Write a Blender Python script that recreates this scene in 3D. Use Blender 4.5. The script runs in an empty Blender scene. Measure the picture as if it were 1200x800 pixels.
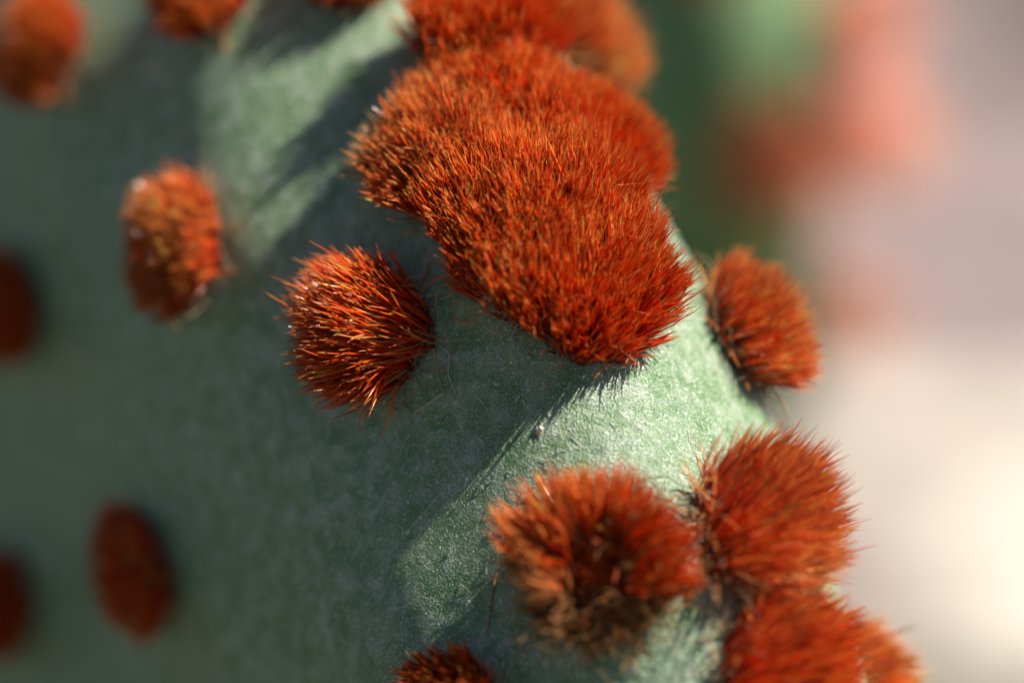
import bpy, math, random
import numpy as np
from mathutils import Vector, Matrix

# 1 unit = 1 cm.  z up, ground at z = 0; the camera looks along +y and 15 degrees down.
scene = bpy.context.scene
R_ = math.radians
rng = np.random.default_rng(7)

# tuning
FOCUS_OFF, APERTURE = -.11, 1.05
SUN_DIR = (.61, -.09, .79)
SUN_STRENGTH, SKY_STRENGTH, EXPOSURE = 5.0, .05, 1.05
PXU = 3.2/1200
PAD_C = (-1.285, 2.6686, 5.818)
BACK_C, BACK_YAW = (.26, 9.09, 8.15), 66
BACK_T = [(-2, 20, .25, .28, .9), (11, -40, .17, .36, 2.1), (-1, -60, .15, .42, 2.4), (-20, -45, .15, .34, 2.4), (22, 45, .2, .22, .2), (-20, 62, .2, .22, .2)]
STONES = [((5.2, 23.4, 0), (2.4, 2.2, .5), 'c', 'large cream limestone lying on the pale sand'),
          ((2.3, 21.8, 0), (.6, .9, .3), 'b', 'brown stone beside the large cream limestone'),
          ((5.6, 28.6, 0), (1.7, 1.2, .3), 'c', 'flat cream slab behind the large cream limestone'),
          ((3.4, 29.0, 0), (1.0, 1.3, .25), 'c', 'narrow cream slab beside the flat cream slab'),
          ((5.9, 35.0, 0), (1.7, .9, .4), 'm', 'flat mauve stone behind the cream slab'),
          ((8.3, 51.0, 0), (2.4, 1.8, 1.5), 'm', 'tall mauve stone standing far behind the flat mauve stone')]
FIBRES = [([(49.9, 38.2), (48.9, 39.2), (47.95, 40.1), (47.2, 41.1), (46.55, 41.5)], .0052, (.50, .36, .22), 'long brown fibre hanging beside the single round tuft'),
          ([(46.5, 41.6), (46.52, 44.5), (46.5, 48.4)], .0044, (.62, .55, .38), 'short straw-coloured fibre at the end of the long brown fibre'),
          ([(48.3, 38.3), (47.75, 37.6), (47.1, 39.2), (46.15, 39.6)], .0028, (.65, .68, .68), 'thin pale wavy fibre beside the long brown fibre'),
          ([(38.2, 45.4), (37.3, 47.5), (36.5, 49.1), (35.75, 50.7)], .0042, (.38, .20, .08), 'loose bristle hanging below the open crown tuft'),
          ([(38.0, 2.0), (37.3, 2.6), (36.0, 2.8), (34.85, 3.2), (34.6, 3.0)], .0080, (.55, .36, .18), 'thick tan fibre at the foot of the long upright tuft'),
          ([(47.85, 47.5), (47.15, 49.0), (46.65, 48.6)], .0036, (.55, .45, .3), 'hooked fibre under the single round tuft')]
CRUMBS = [(42.95, 28.3, .012, 'c', 'white crumb on green skin above the open crown tuft'),
          (42.80, 28.9, .009, 'b', 'brown crumb beside the white crumb above the open crown tuft'),
          (50.45, 36.0, .006, 'c', 'tiny white crumb between the single tuft and the cluster'),
          (49.9, 37.3, .006, 'b', 'tiny tan crumb at the end of the long brown fibre')]

# ------------------------------------------------------------------ camera, world, sun, exposure
PITCH, DIST, FW = R_(15), 15.0, 3.2
FOC = np.array([0, 0, 9.0])
VIEW = np.array([0, math.cos(PITCH), -math.sin(PITCH)])
cam_d = bpy.data.cameras.new('camera'); cam = bpy.data.objects.new('camera', cam_d)
scene.collection.objects.link(cam); scene.camera = cam
cam.location = FOC - DIST*VIEW
cam.rotation_euler = (math.pi/2-PITCH, 0, 0)
cam_d.sensor_width = 36; cam_d.lens = 36*DIST/FW
cam_d.clip_start = .1; cam_d.clip_end = 20000
cam_d.dof.use_dof = True; cam_d.dof.focus_distance = DIST + FOCUS_OFF
cam_d.dof.aperture_fstop = cam_d.lens*1e-3/APERTURE          # wide open macro lens
cam_d.dof.aperture_blades = 8; cam_d.dof.aperture_rotation = .3

SUN = Vector(SUN_DIR).normalized()
world = bpy.data.worlds.new('World'); scene.world = world; world.use_nodes = True
wn = world.node_tree; bg = wn.nodes['Background']
sky = wn.nodes.new('ShaderNodeTexSky'); sky.sky_type = 'NISHITA'; sky.sun_disc = False
sky.air_density = .55; sky.dust_density = .3             # thin dry desert air, deep shade
sky.sun_elevation = math.asin(SUN.z); sky.sun_rotation = math.atan2(SUN.x, SUN.y)
wn.links.new(sky.outputs[0], bg.inputs[0]); bg.inputs[1].default_value = SKY_STRENGTH
sun_d = bpy.data.lights.new('sun', 'SUN'); sun_d.energy = SUN_STRENGTH; sun_d.angle = R_(.53); sun_d.color = (1, .95, .87)
sun = bpy.data.objects.new('sun', sun_d); scene.collection.objects.link(sun)
sun.rotation_euler = SUN.to_track_quat('Z', 'Y').to_euler(); sun.location = (10, 0, 30)
vs = scene.view_settings; vs.view_transform = 'Standard'; vs.look = 'None'; vs.gamma = 1; vs.exposure = EXPOSURE
vs.use_curve_mapping = False
scene.cycles.use_denoising = True
scene.cycles.max_bounces = 10; scene.cycles.transmission_bounces = 6; scene.cycles.diffuse_bounces = 5
scene.cycles.sample_clamp_indirect = 6

# ------------------------------------------------------------------ helpers
UPI = np.array([0, math.sin(PITCH), math.cos(PITCH)])
def link(o, parent=None):
    scene.collection.objects.link(o)
    if parent is not None: o.parent = parent
    return o
def tag(o, label=None, cat=None, group=None, kind=None):
    for k, v in (('label', label), ('category', cat), ('group', group), ('kind', kind)):
        if v: o[k] = v
    return o
def mesh_np(name, V, F, mat, parent=None, smooth=True, col=None):
    """V (n,3); F (m,3) or (m,4): one mesh object"""
    V = np.asarray(V, np.float32); F = np.asarray(F, np.int32); k = F.shape[1]
    me = bpy.data.meshes.new(name)
    me.vertices.add(len(V)); me.vertices.foreach_set('co', V.ravel())
    me.loops.add(F.size); me.loops.foreach_set('vertex_index', F.ravel())
    me.polygons.add(len(F)); me.polygons.foreach_set('loop_start', np.arange(0, F.size, k, dtype=np.int32))
    me.polygons.foreach_set('use_smooth', np.full(len(F), smooth))
    me.update(calc_edges=True)
    if col is not None:
        a = me.attributes.new('tint', 'FLOAT_COLOR', 'POINT')
        a.data.foreach_set('color', np.concatenate([col, np.ones((len(col), 1))], 1).astype(np.float32).ravel())
    me.materials.append(mat)
    return link(bpy.data.objects.new(name, me), parent)
def unit(v): v = np.asarray(v, float); return v/np.maximum(np.linalg.norm(v, axis=-1, keepdims=True), 1e-9)
def basis(n):
    t = np.cross(n, [0, 0, 1.]) if abs(n[2]) < .95 else np.cross(n, [1., 0, 0]); t = unit(t)
    return t, np.cross(n, t)

def strands(pts, rad, sides=3):
    """pts (N,S,3) centre lines, rad (N,S): tapered tubes, closed at the tip"""
    N, S, _ = pts.shape
    d = np.zeros_like(pts); d[:, 1:-1] = pts[:, 2:]-pts[:, :-2]; d[:, 0] = pts[:, 1]-pts[:, 0]; d[:, -1] = pts[:, -1]-pts[:, -2]
    d = unit(d)
    ref = rng.normal(size=(N, 1, 3)); u = unit(np.cross(d, np.broadcast_to(ref, d.shape))); w = np.cross(d, u)
    V = np.empty((N, S, sides, 3))
    for j in range(sides):
        a = 2*math.pi*j/sides
        V[:, :, j] = pts + rad[..., None]*(math.cos(a)*u+math.sin(a)*w)
    b = (np.arange(N)*S*sides)[:, None, None, None]
    s = np.arange(S-1)[None, :, None, None]; j = np.arange(sides)[None, None, :, None]; j2 = (j+1) % sides
    F = np.concatenate([b+s*sides+j, b+s*sides+j2, b+(s+1)*sides+j2, b+(s+1)*sides+j], -1).reshape(-1, 4)
    return V.reshape(-1, 3), F

# ------------------------------------------------------------------ materials
def new_mat(name):
    m = bpy.data.materials.new(name); m.use_nodes = True
    nt = m.node_tree; return m, nt, nt.nodes['Principled BSDF']
def ramp(nt, src, stops):
    r = nt.nodes.new('ShaderNodeValToRGB'); e = r.color_ramp.elements
    while len(e) > 1: e.remove(e[0])
    e[0].position, e[0].color = stops[0][0], (*stops[0][1], 1)
    for p, c in stops[1:]:
        x = e.new(p); x.color = (*c, 1)
    nt.links.new(src, r.inputs[0]); return r.outputs[0]
def noise(nt, co, scale, detail=3, rough=.55):
    n = nt.nodes.new('ShaderNodeTexNoise'); n.inputs['Scale'].default_value = scale
    n.inputs['Detail'].default_value = detail; n.inputs['Roughness'].default_value = rough
    nt.links.new(co, n.inputs['Vector']); return n.outputs['Fac']
def mixc(nt, f, a, b, mode='MIX'):
    m = nt.nodes.new('ShaderNodeMix'); m.data_type = 'RGBA'; m.blend_type = mode
    for s, v in ((m.inputs[0], f), (m.inputs[6], a), (m.inputs[7], b)):
        if isinstance(v, (int, float)): s.default_value = v
        elif isinstance(v, tuple): s.default_value = (*v, 1)
        else: nt.links.new(v, s)
    return m.outputs[2]
def bump(nt, h, strength, dist, normal=None):
    b = nt.nodes.new('ShaderNodeBump'); b.inputs['Strength'].default_value = strength; b.inputs['Distance'].default_value = dist
    nt.links.new(h, b.inputs['Height'])
    if normal: nt.links.new(normal, b.inputs['Normal'])
    return b.outputs[0]

def skin_material(name, dark, mid, bloom):
    """waxy glaucous epidermis: green with a grey-white bloom and crowded papillae that glint"""
    m, nt, p = new_mat(name)
    co = nt.nodes.new('ShaderNodeTexCoord').outputs['Object']
    big = noise(nt, co, 1.6, 4); fine = noise(nt, co, 14, 4, .6); sp = noise(nt, co, 125, 3, .6); mott = noise(nt, co, 42, 3, .6)
    c = ramp(nt, big, [(.3, dark), (.7, mid)])
    c = mixc(nt, ramp(nt, fine, [(.40, (0, 0, 0)), (.75, (.45, .45, .45))]), c, bloom)
    wax_glint = nt.nodes.new('ShaderNodeMath'); wax_glint.operation = 'MULTIPLY'
    nt.links.new(ramp(nt, sp, [(.50, (0, 0, 0)), (.72, (1, 1, 1))]), wax_glint.inputs[0]); nt.links.new(ramp(nt, mott, [(.38, (.12, .12, .12)), (.66, (.8, .8, .8))]), wax_glint.inputs[1])
    c = mixc(nt, wax_glint.outputs[0], c, tuple(min(1, v*1.6) for v in bloom))  # white wax specks, brightened so the colour also paints in glints
    yel = noise(nt, co, 4, 3)
    c = mixc(nt, ramp(nt, yel, [(.62, (0, 0, 0)), (.78, (.45, .45, .45))]), c, (.30, .29, .10))
    pit = noise(nt, co, 130, 1, .5)
    c = mixc(nt, ramp(nt, pit, [(.22, (.8, .8, .8)), (.27, (0, 0, 0))]), c, (.02, .03, .015))
    nt.links.new(c, p.inputs['Base Color'])
    v = nt.nodes.new('ShaderNodeTexVoronoi'); v.inputs['Scale'].default_value = 130; nt.links.new(co, v.inputs['Vector'])
    b = bump(nt, v.outputs['Distance'], .3, -.006)
    b = bump(nt, sp, .65, .011, b)
    b = bump(nt, mott, .22, .02, b)
    b = bump(nt, fine, .3, .03, b)
    nt.links.new(b, p.inputs['Normal'])
    gl = noise(nt, co, 120, 1, .5)
    rr = ramp(nt, gl, [(.40, (.50, .50, .50)), (.56, (.42, .42, .42)), (.63, (.13, .13, .13))]); nt.links.new(rr, p.inputs['Roughness'])
    p.inputs['Specular IOR Level'].default_value = .8
    return m
SKIN = skin_material('cactus_skin', (.048, .138, .030), (.104, .195, .066), (.50, .51, .45))
SKIN_FAR = skin_material('cactus_skin_young', (.035, .11, .012), (.05, .15, .02), (.20, .32, .16))

def fibre_material(name, rough, transl, spec=.5):
    """amber bristle: colour along each bristle from the mesh, some light passes through"""
    m, nt, p = new_mat(name)
    a = nt.nodes.new('ShaderNodeAttribute'); a.attribute_name = 'tint'
    nt.links.new(a.outputs['Color'], p.inputs['Base Color'])
    p.inputs['Roughness'].default_value = rough; p.inputs['Specular IOR Level'].default_value = spec
    t = nt.nodes.new('ShaderNodeBsdfTranslucent'); nt.links.new(a.outputs['Color'], t.inputs[0])
    x = nt.nodes.new('ShaderNodeMixShader'); x.inputs[0].default_value = transl
    nt.links.new(p.outputs[0], x.inputs[1]); nt.links.new(t.outputs[0], x.inputs[2])
    nt.links.new(x.outputs[0], nt.nodes['Material Output'].inputs[0])
    return m
BRISTLE = fibre_material('glochid_bristle', .18, .45, .75)
WOOL = fibre_material('areole_wool', .6, .3, .3)
def plain(name, stops, scale, rough=.9, bstr=.4, bdist=.01, detail=5):
    m, nt, p = new_mat(name); co = nt.nodes.new('ShaderNodeTexCoord').outputs['Object']
    n = noise(nt, co, scale, detail, .6); nt.links.new(ramp(nt, n, stops), p.inputs['Base Color'])
    n2 = noise(nt, co, scale*6, 4); nt.links.new(bump(nt, n2, bstr, bdist), p.inputs['Normal'])
    p.inputs['Roughness'].default_value = rough; return m
FELT = plain('rust_felt', [(.3, (.10, .016, .006)), (.7, (.22, .04, .012))], 30)

# ------------------------------------------------------------------ the pads
class Pad:
    """prickly-pear pad: obovate disc of half thickness T with a rounded rim, standing in a vertical plane"""
    def __init__(s, centre, yaw, a=4.5, T=.85, rho=1.3, seed=0, low=1.3, lean=0.0):
        s.c = np.array(centre, float); s.a, s.T, s.rho, s.low = a, T, rho, low
        y = R_(yaw); s.h = np.array([math.cos(y), -math.sin(y), 0])
        s.n = np.array([-math.sin(y), -math.cos(y), 0]); s.z = np.array([0, 0, 1.])
        if lean:
            l = R_(lean); n, z = s.n.copy(), s.z.copy()
            s.n = n*math.cos(l)+z*math.sin(l); s.z = z*math.cos(l)-n*math.sin(l)
        r = np.random.default_rng(seed)
        s.k = r.normal(size=(14, 3))*np.linspace(.7, 3.2, 14)[:, None]; s.p = r.uniform(0, 6.28, 14)
        s.amp = .05/np.linspace(1, 4, 14)
        s.mounds = []                              # swellings under the areoles: (point, height, radius)
    def point(s, al, ta):
        """al: angle round the outline (deg, 0 = +h, 90 = top); ta: -90..90 round the rim, on to +-180 = face centre"""
        al = np.radians(np.asarray(al, float)); ta = np.asarray(ta, float)
        sg = np.sign(ta); t = np.abs(ta)
        b = np.radians(np.minimum(t, 90)); f = np.clip((t-90)/90, 0, 1)
        inner = 1-s.rho/s.a
        k = np.where(t <= 90, 1-(s.rho/s.a)*(1-np.cos(b)), inner*(1-f))
        w = np.where(t <= 90, s.T*np.sin(b)**.92, s.T*(1+.10*np.sin(f*math.pi/2)))
        u, v = np.cos(al), np.sin(al)
        dn = np.where(v < 0, v*v, 0)
        X = s.a*u*(1-.45*dn); Z = s.a*v*np.where(v < 0, 1+(s.low-1)*np.abs(v), 1)
        P = s.c + (k*X)[..., None]*s.h + (k*Z)[..., None]*s.z + (sg*w)[..., None]*s.n
        ph = P@s.k.T + s.p
        d = (np.sin(ph)*s.amp).sum(-1)
        for m0, mh, mr in s.mounds: d = d + mh*np.exp(-((P-m0)**2).sum(-1)/mr**2)
        q = P - s.c
        nn = q - (q@s.n)[..., None]*s.n
        rad = nn/np.maximum(np.linalg.norm(nn, axis=-1, keepdims=True), 1e-6)
        g = np.cos(b)[..., None]*rad*np.where(t <= 90, 1, 0)[..., None] + (sg*np.sin(b))[..., None]*s.n
        return P + d[..., None]*g
    def frame(s, al, ta):
        e = .4
        p = s.point(al, ta)
        du = s.point(al+e, ta)-s.point(al-e, ta); dv = s.point(al, ta+e)-s.point(al, ta-e)
        n = np.cross(dv, du); n /= np.linalg.norm(n)
        if n@(p-s.c) < 0: n = -n
        return p, n


def build_pad(name, pad, label, mat, fine=None):
    root = link(bpy.data.objects.new(name, None)); root.empty_display_size = .5
    tag(root, label, 'cactus')
    if fine:
        al = np.concatenate([np.arange(fine[0], fine[1], .16), np.arange(fine[1], fine[0]+360, 1.5)])
        ta = np.concatenate([np.linspace(-179, -90, 24)[:-1], np.linspace(-90, -50, 30)[:-1], np.linspace(-50, 100, 330)[:-1], np.linspace(100, 179, 60)])
    else:
        al = np.arange(0, 360, 2.); ta = np.concatenate([np.linspace(-179, -90, 16)[:-1], np.linspace(-90, 90, 50)[:-1], np.linspace(90, 179, 16)])
    A, T = np.meshgrid(al, ta); V = pad.point(A, T); m, n = A.shape
    i = np.arange(m-1)[:, None]*n; j = np.arange(n)[None]; j2 = (j+1) % n
    F = np.stack([i+j, i+j2, i+n+j2, i+n+j], -1).reshape(-1, 4)
    mesh_np('skin', V.reshape(-1, 3), F, mat, root)
    return root

def grow_areole(root, p, n, r=(.2, .2), L=.25, axis=None, count=1500, thick=.0032, spread=.55, dome=.5, tilt=0,
                label=None, wool=.5, woolcol=(.50, .36, .22), tip=.62, shape=None, felt=None, hue=0, dark=1, segs=4, clump=.25, jit=.12, nap=.23, seed=0):
    """one areole: felted cushion, a brush of barbed bristles and a fringe of wool.  r: half widths, axis: growth direction"""
    g = np.random.default_rng(seed)
    p = np.asarray(p); n = unit(n); ax = unit(n if axis is None else axis)
    e1 = unit(np.cross(UPI, n)); e2 = np.cross(n, e1)                  # e1 ~ sideways, e2 ~ up the pad
    c, s_ = math.cos(R_(tilt)), math.sin(R_(tilt)); e1, e2 = c*e1+s_*e2, c*e2-s_*e1
    H = L*dome
    # cushion
    nr, na = 9, 28
    q = np.linspace(0, 1, nr)[1:, None]; a = np.linspace(0, 2*math.pi, na, endpoint=False)[None]
    wob = 1+.07*np.sin(3*a+seed)+.05*np.sin(5*a+2*seed)
    X, Y = q*np.cos(a)*wob*r[0]*.94, q*np.sin(a)*wob*r[1]*.94
    hgt = H*np.sqrt(np.maximum(0, 1-q**2.4))*np.ones_like(a)*.8 - .05*r[0]-.45*min(r)*q**4
    V = p + X[..., None]*e1 + Y[..., None]*e2 + hgt[..., None]*n + (np.maximum(hgt, 0)*.9)[..., None]*(ax-n)
    V = np.concatenate([[p + H*.8*n - .05*r[0]*n + H*.72*(ax-n)], V.reshape(-1, 3)])
    F = [[0, 1+k, 1+(k+1) % na, 0] for k in range(na)]
    F3 = [[0, 1+k, 1+(k+1) % na] for k in range(na)]
    for k in range(nr-2):
        for t in range(na):
            b0, b1 = 1+k*na+t, 1+k*na+(t+1) % na
            F3 += [[b0, b0+na, b1+na], [b0, b1+na, b1]]
    cu = mesh_np('areole', V, F3, FELT, root)
    if label: cu['label'] = label
    # bristles
    N = count; k = np.arange(N)
    rr = np.sqrt((k+.5)/N); th = k*2.399963+g.normal(0, .25, N); rr = np.clip(rr+g.normal(0, .03, N), 0, 1.02)
    x, y = rr*np.cos(th), rr*np.sin(th)
    wob = 1+.07*np.sin(3*th+seed)+.05*np.sin(5*th+2*seed)
    base = p + (x*wob*r[0])[:, None]*e1 + (y*wob*r[1])[:, None]*e2
    rh = np.maximum(0, H*np.sqrt(np.maximum(0, 1-rr**2.4))*.55)-.02
    base = base + rh[:, None]*(n+.9*(ax-n))
    rad = x[:, None]*e1 + y[:, None]*e2
    ln = np.ones(N); sp = np.full(N, spread)
    if shape is not None: ln, sp = shape(x, y, ln, sp, g)
    d = ax + sp[:, None]*rad*(.4+.6*rr[:, None]) + g.normal(0, jit, (N, 3))
    nc = max(6, N//9)                                                   # neighbouring bristles lean together
    ci = g.integers(0, N, nc); cx = np.stack([x[ci], y[ci]], 1)
    near = np.empty(N, int)
    for s0 in range(0, N, 2000):
        near[s0:s0+2000] = ((np.stack([x, y], 1)[s0:s0+2000, None]-cx[None])**2).sum(-1).argmin(1)
    d = d + g.normal(0, jit*.8, (nc, 3))[near]
    ln = ln*(1+g.normal(0, .05, nc))[near]
    kw = g.normal(size=(5, 2))*np.array([2.5, 4, 6, 9, 13])[:, None]; pw = g.uniform(0, 6.28, 5)     # uneven nap: whorls and partings
    wv = np.sin(np.stack([x, y], 1)@kw.T+pw); amp = np.array([.5, .5, .4, .3, .25])
    d = d + nap*((wv*amp*np.cos(pw*3))@np.ones(5))[:, None]*e1 + nap*((wv*amp*np.sin(pw*5))@np.ones(5))[:, None]*e2
    ln = ln*(1+.10*(wv[:, 1]+wv[:, 2]+.7*wv[:, 4])/2)
    glint_bits = g.random(N) < .035                                            # skewed bristles, coloured pale below to paint in glints
    d = np.where(glint_bits[:, None], d+g.normal(0, .7, (N, 3)), d)
    d = unit(d)
    ln = L*ln*(1-.16*rr**2)*g.uniform(.72, 1.08, N)
    stray = g.random(N) < .03; ln = np.where(stray, ln*g.uniform(1.05, 1.28, N), ln)
    tipp = base+d*ln[:, None]; ct = tipp[ci][near]
    away = np.linalg.norm(ct-tipp, axis=1, keepdims=True)
    tipp = tipp + (ct-tipp)*clump*np.exp(-(away/(.35*max(r)))**2)
    bend = g.normal(0, .05, (N, 3))*ln[:, None]
    t = np.linspace(0, 1, segs+1)[None, :, None]
    pts = base[:, None]*(1-t)+tipp[:, None]*t + bend[:, None]*(4*t*(1-t))*.7
    tk = thick*g.uniform(.65, 1.35, N)
    if felt is not None: tk = tk*(1-.45*np.clip(felt[0](x, y), 0, 1))
    prof = np.interp(np.linspace(0, 1, segs+1), [0, .5, .8, 1], [.9, 1, .75, .10])
    V, F = strands(pts, tk[:, None]*prof[None])
    # wine red root with painted shade, orange red shaft, straw tip with painted sheen
    ts = np.linspace(0, 1, segs+1)
    root_c = np.array([.20, .009, .002]); mid_c = np.array([.95, .072, .004]); tip_c = np.array([.97, .36, .075])
    w2 = np.clip((ts-.62)/.38, 0, 1)**2.2*tip
    colr = (root_c*(1-np.clip(ts/.5, 0, 1))[:, None] + mid_c*np.clip(ts/.5, 0, 1)[:, None])
    colr = colr*(1-w2)[:, None] + tip_c*w2[:, None]
    var = np.exp(g.normal(0, .38, (N, 1)))*np.exp(g.normal(0, .12, nc))[near][:, None]
    gold = .5*(1+np.sin(np.stack([x, y], 1)@(kw[1]*.9)+pw[2]))**2                        # patches of straw-coloured bristles, partly painted highlights
    pale = (glint_bits | (g.random(N) < .04+.07*gold+.05*hue))[:, None]  # pale bristles: partly own straw colour, partly painted gold glints
    cc = colr[None]*var[:, None]*dark
    cc = cc*np.array([1, 1+.9*hue, 1+2.5*hue])
    cc = np.where(pale[:, None], cc*.4+np.array([.90, .46, .14])*.6, cc)
    cc = np.clip(cc*np.stack([np.ones(N), np.exp(g.normal(0, .12, N)), np.ones(N)], 1)[:, None], 0, .9)
    if felt is not None:                                                # a woolly side in straw or tan
        fm, fc = felt; wgt = np.clip(fm(x, y)+g.normal(0, .15, N), 0, 1)[:, None, None]
        cc = cc*(1-wgt)+np.array(fc)*var[:, None]*wgt
    cc = np.repeat(cc.reshape(-1, 3), 3, 0)
    b = mesh_np('bristles', V, F, BRISTLE, cu, True, cc); b['kind'] = 'stuff'
    # wool fringe round the foot
    if wool > 0:
        M = int(420*wool); a = g.uniform(0, 2*math.pi, M); q = g.uniform(.86, 1.12, M)
        st = p + (np.cos(a)*r[0]*q)[:, None]*e1 + (np.sin(a)*r[1]*q)[:, None]*e2 - .01*n
        out = np.cos(a)[:, None]*e1+np.sin(a)[:, None]*e2
        d = unit(out*g.normal(.25, .5, (M, 1)) + n*g.uniform(.2, 1, (M, 1)) + g.normal(0, .45, (M, 3)))
        K = 6; stp = L*g.uniform(.05, .15, M)[:, None]
        P = [st]
        for _ in range(K): d = unit(d+g.normal(0, .42, (M, 3))); P.append(P[-1]+d*stp)
        pts = np.stack(P, 1)
        V, F = strands(pts, np.full((M, K+1), .0019)*np.linspace(1, .5, K+1)[None])
        col = np.array(woolcol)*np.exp(g.normal(0, .3, (M, 1, 1)))*np.ones((1, K+1, 1))
        w = mesh_np('wool_fringe', V, F, WOOL, cu, True, np.clip(np.repeat(col.reshape(-1, 3), 3, 0), 0, .9)); w['kind'] = 'stuff'
    return cu

def img(x, up, toward):                     # a direction given sideways / up / towards the viewer's side
    return unit(x*np.array([1., 0, 0]) + up*UPI - toward*VIEW)

pad = Pad(PAD_C, 57)
def crown(x, y, ln, sp, g):                 # open crown with a hollow heart, its lower lip worn short
    rr = np.hypot(x, y)
    ln = ln*np.where(rr < .48, .32, 1)*np.where(y < -.3, .5, 1)*np.where(x > .3, .9, 1)*(1+.12*np.clip(y, 0, 1))
    return ln, np.where(rr < .38, .35, sp)
K = PXU
T_ = dict
AREOLES = [
  # outline angle, rim angle, half widths px, length px, options
  (50.1, 45.2, (54, 60), 95, T_(axis=img(-.90, .20, .40), count=1800, spread=.50, seed=1, thick=.0036, label='single round brush of bristles beside the fused cluster')),
  (55.2, 22.8, (66, 62), 76, T_(count=3000, spread=.70, seed=2, axis=img(-.30, .72, .60), hue=.2, felt=(lambda x, y: np.clip((-x-.62)*4, 0, 1), (.62, .40, .16)), label='side lobe of the fused cluster, straw-coloured at its edge')),
  (59.9, 3.4, (74, 54), 105, T_(count=2200, spread=.40, seed=3, label='top lobe of the fused cluster')),
  (53.8, -2.4, (84, 78), 74, T_(count=3800, spread=.55, seed=4, axis=img(.30, .80, .50), label='dense red lobe of the fused cluster')),
  (47.5, 11.4, (96, 82), 80, T_(count=5600, spread=.58, seed=5, axis=img(.12, .78, .58), label='broad front lobe of the fused cluster')),
  (51.4, 18.2, (86, 80), 80, T_(count=4000, spread=.50, seed=6, axis=img(-.08, .75, .62), label='middle lobe of the fused cluster')),
  (56.9, 8.6, (64, 56), 72, T_(count=2200, spread=.35, seed=21, axis=img(.05, .8, .6), label='lobe of the fused cluster hemmed in by the others')),
  (49.6, 21.5, (56, 54), 72, T_(axis=img(-.12, .66, .70), count=1900, spread=.55, seed=22, label='low corner lobe of the fused cluster facing the single tuft')),
  (50.7, 9.5, (76, 60), 86, T_(axis=img(.15, .78, .6), count=2600, spread=.40, seed=23, label='lobe bridging the front and back of the fused cluster')),
  (36.1, 28.4, (71, 64), 98, T_(axis=img(-.02, .40, .88), count=3600, spread=1.05, seed=7, dome=.22, shape=crown, wool=2.2, woolcol=(.50, .27, .10), hue=.15, thick=.0034, felt=(lambda x, y: np.clip((-y-.12-.3*x)*3, 0, 1), (.52, .26, .10)), label='open crown of bristles with a hollow heart and tan wool below')),
  (35.9, 1.0, (50, 70), 112, T_(axis=img(.82, .48, .16), count=3000, spread=.36, seed=8, thick=.0032, tip=.7, felt=(lambda x, y: np.clip((.2*x-y-.62)*4, 0, 1), (.80, .56, .26)), label='long upright brush of bristles on the outer edge')),
  (30.6, 4.6, (54, 70), 96, T_(axis=img(.84, .36, .25), count=2400, spread=.42, seed=9, thick=.0036)),
  (45.5, -27.8, (56, 64), 80, T_(count=1900, spread=.50, seed=10, hue=.5, thick=.0036)),
  (62.5, -28.8, (55, 60), 84, T_(count=1300, spread=.5, seed=11, hue=1.0, thick=.0045)),
  (30.5, -63.7, (50, 55), 75, T_(count=900, spread=.5, seed=12, hue=1.0, thick=.005)),
  (78.0, 61.6, (54, 56), 62, T_(count=2400, spread=.62, seed=13, thick=.0036, segs=3)),
  (61.5, 66.0, (56, 66), 66, T_(count=3000, spread=.55, seed=14, thick=.0033, segs=3, hue=.3)),
  (53.0, 102.4, (66, 62), 62, T_(count=1300, spread=.6, seed=15, thick=.0045, segs=3)),
  (77.0, 96.9, (62, 56), 60, T_(count=1100, spread=.6, seed=16, thick=.005, segs=3)),
  (71.5, 126.6, (62, 56), 60, T_(count=1100, spread=.6, seed=17, thick=.005, segs=3)),
  (70.6, 37.0, (62, 54), 62, T_(count=1500, spread=.6, seed=18, thick=.0042, segs=3)),
  (66.6, 15.0, (52, 46), 60, T_(count=1300, spread=.6, seed=19, thick=.0042, segs=3)),
  (33.5, 58.0, (48, 46), 60, T_(count=1300, spread=.6, seed=20, thick=.0040)),
]
pad.mounds = [(pad.point(al, ta), .035, 1.5*max(r)*K) for al, ta, r, L, o in AREOLES]
main = build_pad('cactus_pad', pad, 'grey-green prickly pear pad studded with rust-red bristle tufts, fused cluster on its rim', SKIN, (20, 92))

for al, ta, r, L, o in AREOLES:
    p, n = pad.frame(al, ta)
    grow_areole(main, p, n, (r[0]*K, r[1]*K), L*K, **o)

# ------------------------------------------------------------------ plant behind: a young pad on an older one
back = Pad((BACK_C), BACK_YAW, a=2.6, T=.42, rho=.5, seed=3, low=1.35)
bp = build_pad('cactus_pad', back, 'young bright green pad with pinkish tufts, out of focus behind the tufted pad', SKIN_FAR)
for k, (al, ta, r, L, h) in enumerate(BACK_T):
    p, n = back.frame(al, ta)
    grow_areole(bp, p, n, (r, r), L, count=420, thick=.008, segs=2, spread=.6, seed=40+k, hue=min(h, .6), wool=0, felt=(lambda x, y, h=h: np.full(len(x), min(1, h*.45)), (.85, .58, .48)))
low_pad = Pad((BACK_C[0]-.3, BACK_C[1]+.3, 2.32), BACK_YAW+8, a=2.5, T=.6, rho=.8, seed=5, low=1.0)
build_pad('cactus_pad', low_pad, 'older green pad on the ground carrying the young bright green pad', SKIN_FAR)

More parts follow.
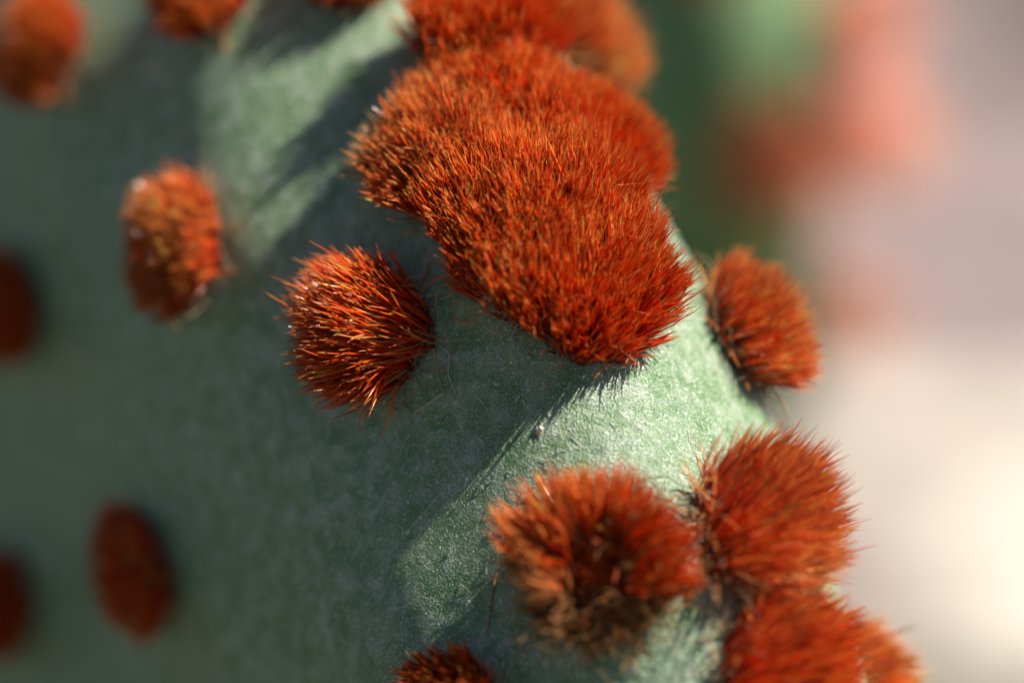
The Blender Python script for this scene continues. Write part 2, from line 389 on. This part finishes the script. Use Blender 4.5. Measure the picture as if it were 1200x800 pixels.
# ------------------------------------------------------------------ ground and stones
def soil(name, stops, pale):
    m, nt, pb = new_mat(name); co = nt.nodes.new('ShaderNodeTexCoord').outputs['Object']
    g1 = noise(nt, co, .09, 5); g2 = noise(nt, co, 1.1, 6, .65); c1 = ramp(nt, g1, stops)
    c1 = mixc(nt, ramp(nt, g2, [(.35, (0, 0, 0)), (.7, (1, 1, 1))]), c1, mixc(nt, .5, c1, pale))
    nt.links.new(c1, pb.inputs['Base Color']); nt.links.new(bump(nt, g2, .8, .4), pb.inputs['Normal']); pb.inputs['Roughness'].default_value = .95
    return m
s = 9000
gr = mesh_np('ground', [(-s, -s, 0), (s, -s, 0), (s, s, 0), (-s, s, 0)], [[0, 1, 2, 3]],
             soil('dark_soil', [(.35, (.055, .062, .032)), (.6, (.085, .088, .050))], (.13, .125, .08))); tag(gr, kind='structure')
# a strip of pale gravelly sand runs past the plant on its sunny side
yy = np.linspace(14, 420, 60); wl = 1.2+.012*(yy-14)+.5*np.sin(yy*.35)+.3*np.sin(yy*.9); wr = 30+.3*yy+2*np.sin(yy*.2)
V = np.array([(a, y, .004) for y, a in zip(yy, wl)]+[(b, y, .004) for y, b in zip(yy, wr)])
F = [[k, k+60, k+61, k+1] for k in range(59)]
pa = mesh_np('path', V, F, soil('pale_sand', [(.35, (.13, .092, .084)), (.55, (.22, .16, .15)), (.7, (.16, .13, .108))], (.34, .275, .24))); tag(pa, kind='structure')

def stone(loc, size, mat, label, seed):
    g = np.random.default_rng(seed)
    nu, nv = 40, 24
    u = np.linspace(0, 2*math.pi, nu, endpoint=False)[None]; v = np.linspace(-math.pi/2, math.pi/2, nv)[:, None]
    D = np.stack([np.cos(v)*np.cos(u), np.cos(v)*np.sin(u), np.sin(v)*np.ones_like(u)], -1)
    kk = g.normal(size=(10, 3))*np.linspace(1.2, 6, 10)[:, None]; ph = g.uniform(0, 6.28, 10)
    f = 1+(np.sin(D@kk.T+ph)*(.16/np.linspace(1, 5, 10))).sum(-1)
    pl = unit(g.normal(size=(7, 3)))
    for q in pl: f = np.minimum(f, .86/np.maximum(D@q, .3))
    V = D*f[..., None]*np.array(size); V[..., 2] += size[2]*.62
    i = np.arange(nv-1)[:, None]*nu; j = np.arange(nu)[None]; j2 = (j+1) % nu
    F = np.stack([i+j, i+j2, i+nu+j2, i+nu+j], -1).reshape(-1, 4)
    o = mesh_np('stone', V.reshape(-1, 3), F, mat); o.location = loc; o.rotation_euler.z = g.uniform(0, 6)
    return tag(o, label, 'stone')
CREAM = plain('cream_limestone', [(.3, (.54, .48, .38)), (.7, (.70, .64, .53))], 1.2, .9, .5, .05)
MAUVE = plain('mauve_stone', [(.3, (.20, .14, .15)), (.7, (.36, .27, .27))], 1.0, .9, .5, .05)
BROWN = plain('brown_stone', [(.3, (.13, .10, .065)), (.7, (.24, .18, .12))], 1.0, .9, .5, .05)
MATS = dict(c=CREAM, m=MAUVE, b=BROWN)
for k, (loc, size, m_, lab) in enumerate(STONES): stone(loc, size, MATS[m_], lab, 60+k)

# ------------------------------------------------------------------ loose fibres and crumbs lying on the skin
def on_skin(al, ta, lift=.004):
    p, n = pad.frame(al, ta); return p+n*lift
def fibre(path, rad, col, label, name='loose_fibre'):
    P = np.array([on_skin(*q) for q in path])
    t = np.linspace(0, len(P)-1, 6*len(P)); i = np.clip(t.astype(int), 0, len(P)-2); f = (t-i)[:, None]
    pm, p0, p1, p2 = P[np.maximum(i-1, 0)], P[i], P[i+1], P[np.minimum(i+2, len(P)-1)]
    C = .5*(2*p0+(p1-pm)*f+(2*pm-5*p0+4*p1-p2)*f**2+(-pm+3*p0-3*p1+p2)*f**3)
    V, F = strands(C[None], np.full((1, len(C)), rad)*np.linspace(1, .45, len(C))[None], 5)
    o = mesh_np(name, V, F, WOOL, None, True, np.tile(np.array(col), (len(V), 1)))
    return tag(o, label, 'fibre')
for path, rad, col, lab in FIBRES: fibre(path, rad, col, lab)
def crumb(al, ta, size, mat, label, seed):
    g = np.random.default_rng(seed)
    o = stone((0, 0, 0), (size, size*.8, size*.6), mat, label, seed); o.name = 'crumb'
    p, n = pad.frame(al, ta); o.location = p - n*size*.1
    o.rotation_euler = Vector(n).to_track_quat('Z', 'Y').to_euler(); o['category'] = 'crumb'
for k, (al, ta, sz, m_, lab) in enumerate(CRUMBS): crumb(al, ta, sz, MATS[m_], lab, 80+k)
# fine white lint clinging to the skin round the tufts
g = np.random.default_rng(99); M = 330
al = g.normal(45, 4.5, M); ta = g.normal(29, 13, M)
A = []
for q in range(M):
    p, n = pad.frame(al[q], ta[q]); t1, t2 = basis(n); an = g.uniform(0, 6.28); d = math.cos(an)*t1+math.sin(an)*t2
    l = g.uniform(.010, .045); c = g.normal(0, .35); e = np.cross(n, d)
    A.append([p+n*.0015-d*l/2, p+n*.004+e*c*l*.3, p+n*.0015+d*l/2])
V, F = strands(np.array(A), np.full((M, 3), .0010)*g.uniform(.6, 1.4, (M, 1)))
o = mesh_np('lint', V, F, WOOL, None, True, np.tile(np.array([.5, .52, .5]), (len(V), 1)))
tag(o, 'fine white lint specks clinging to the green skin', 'lint', kind='stuff')
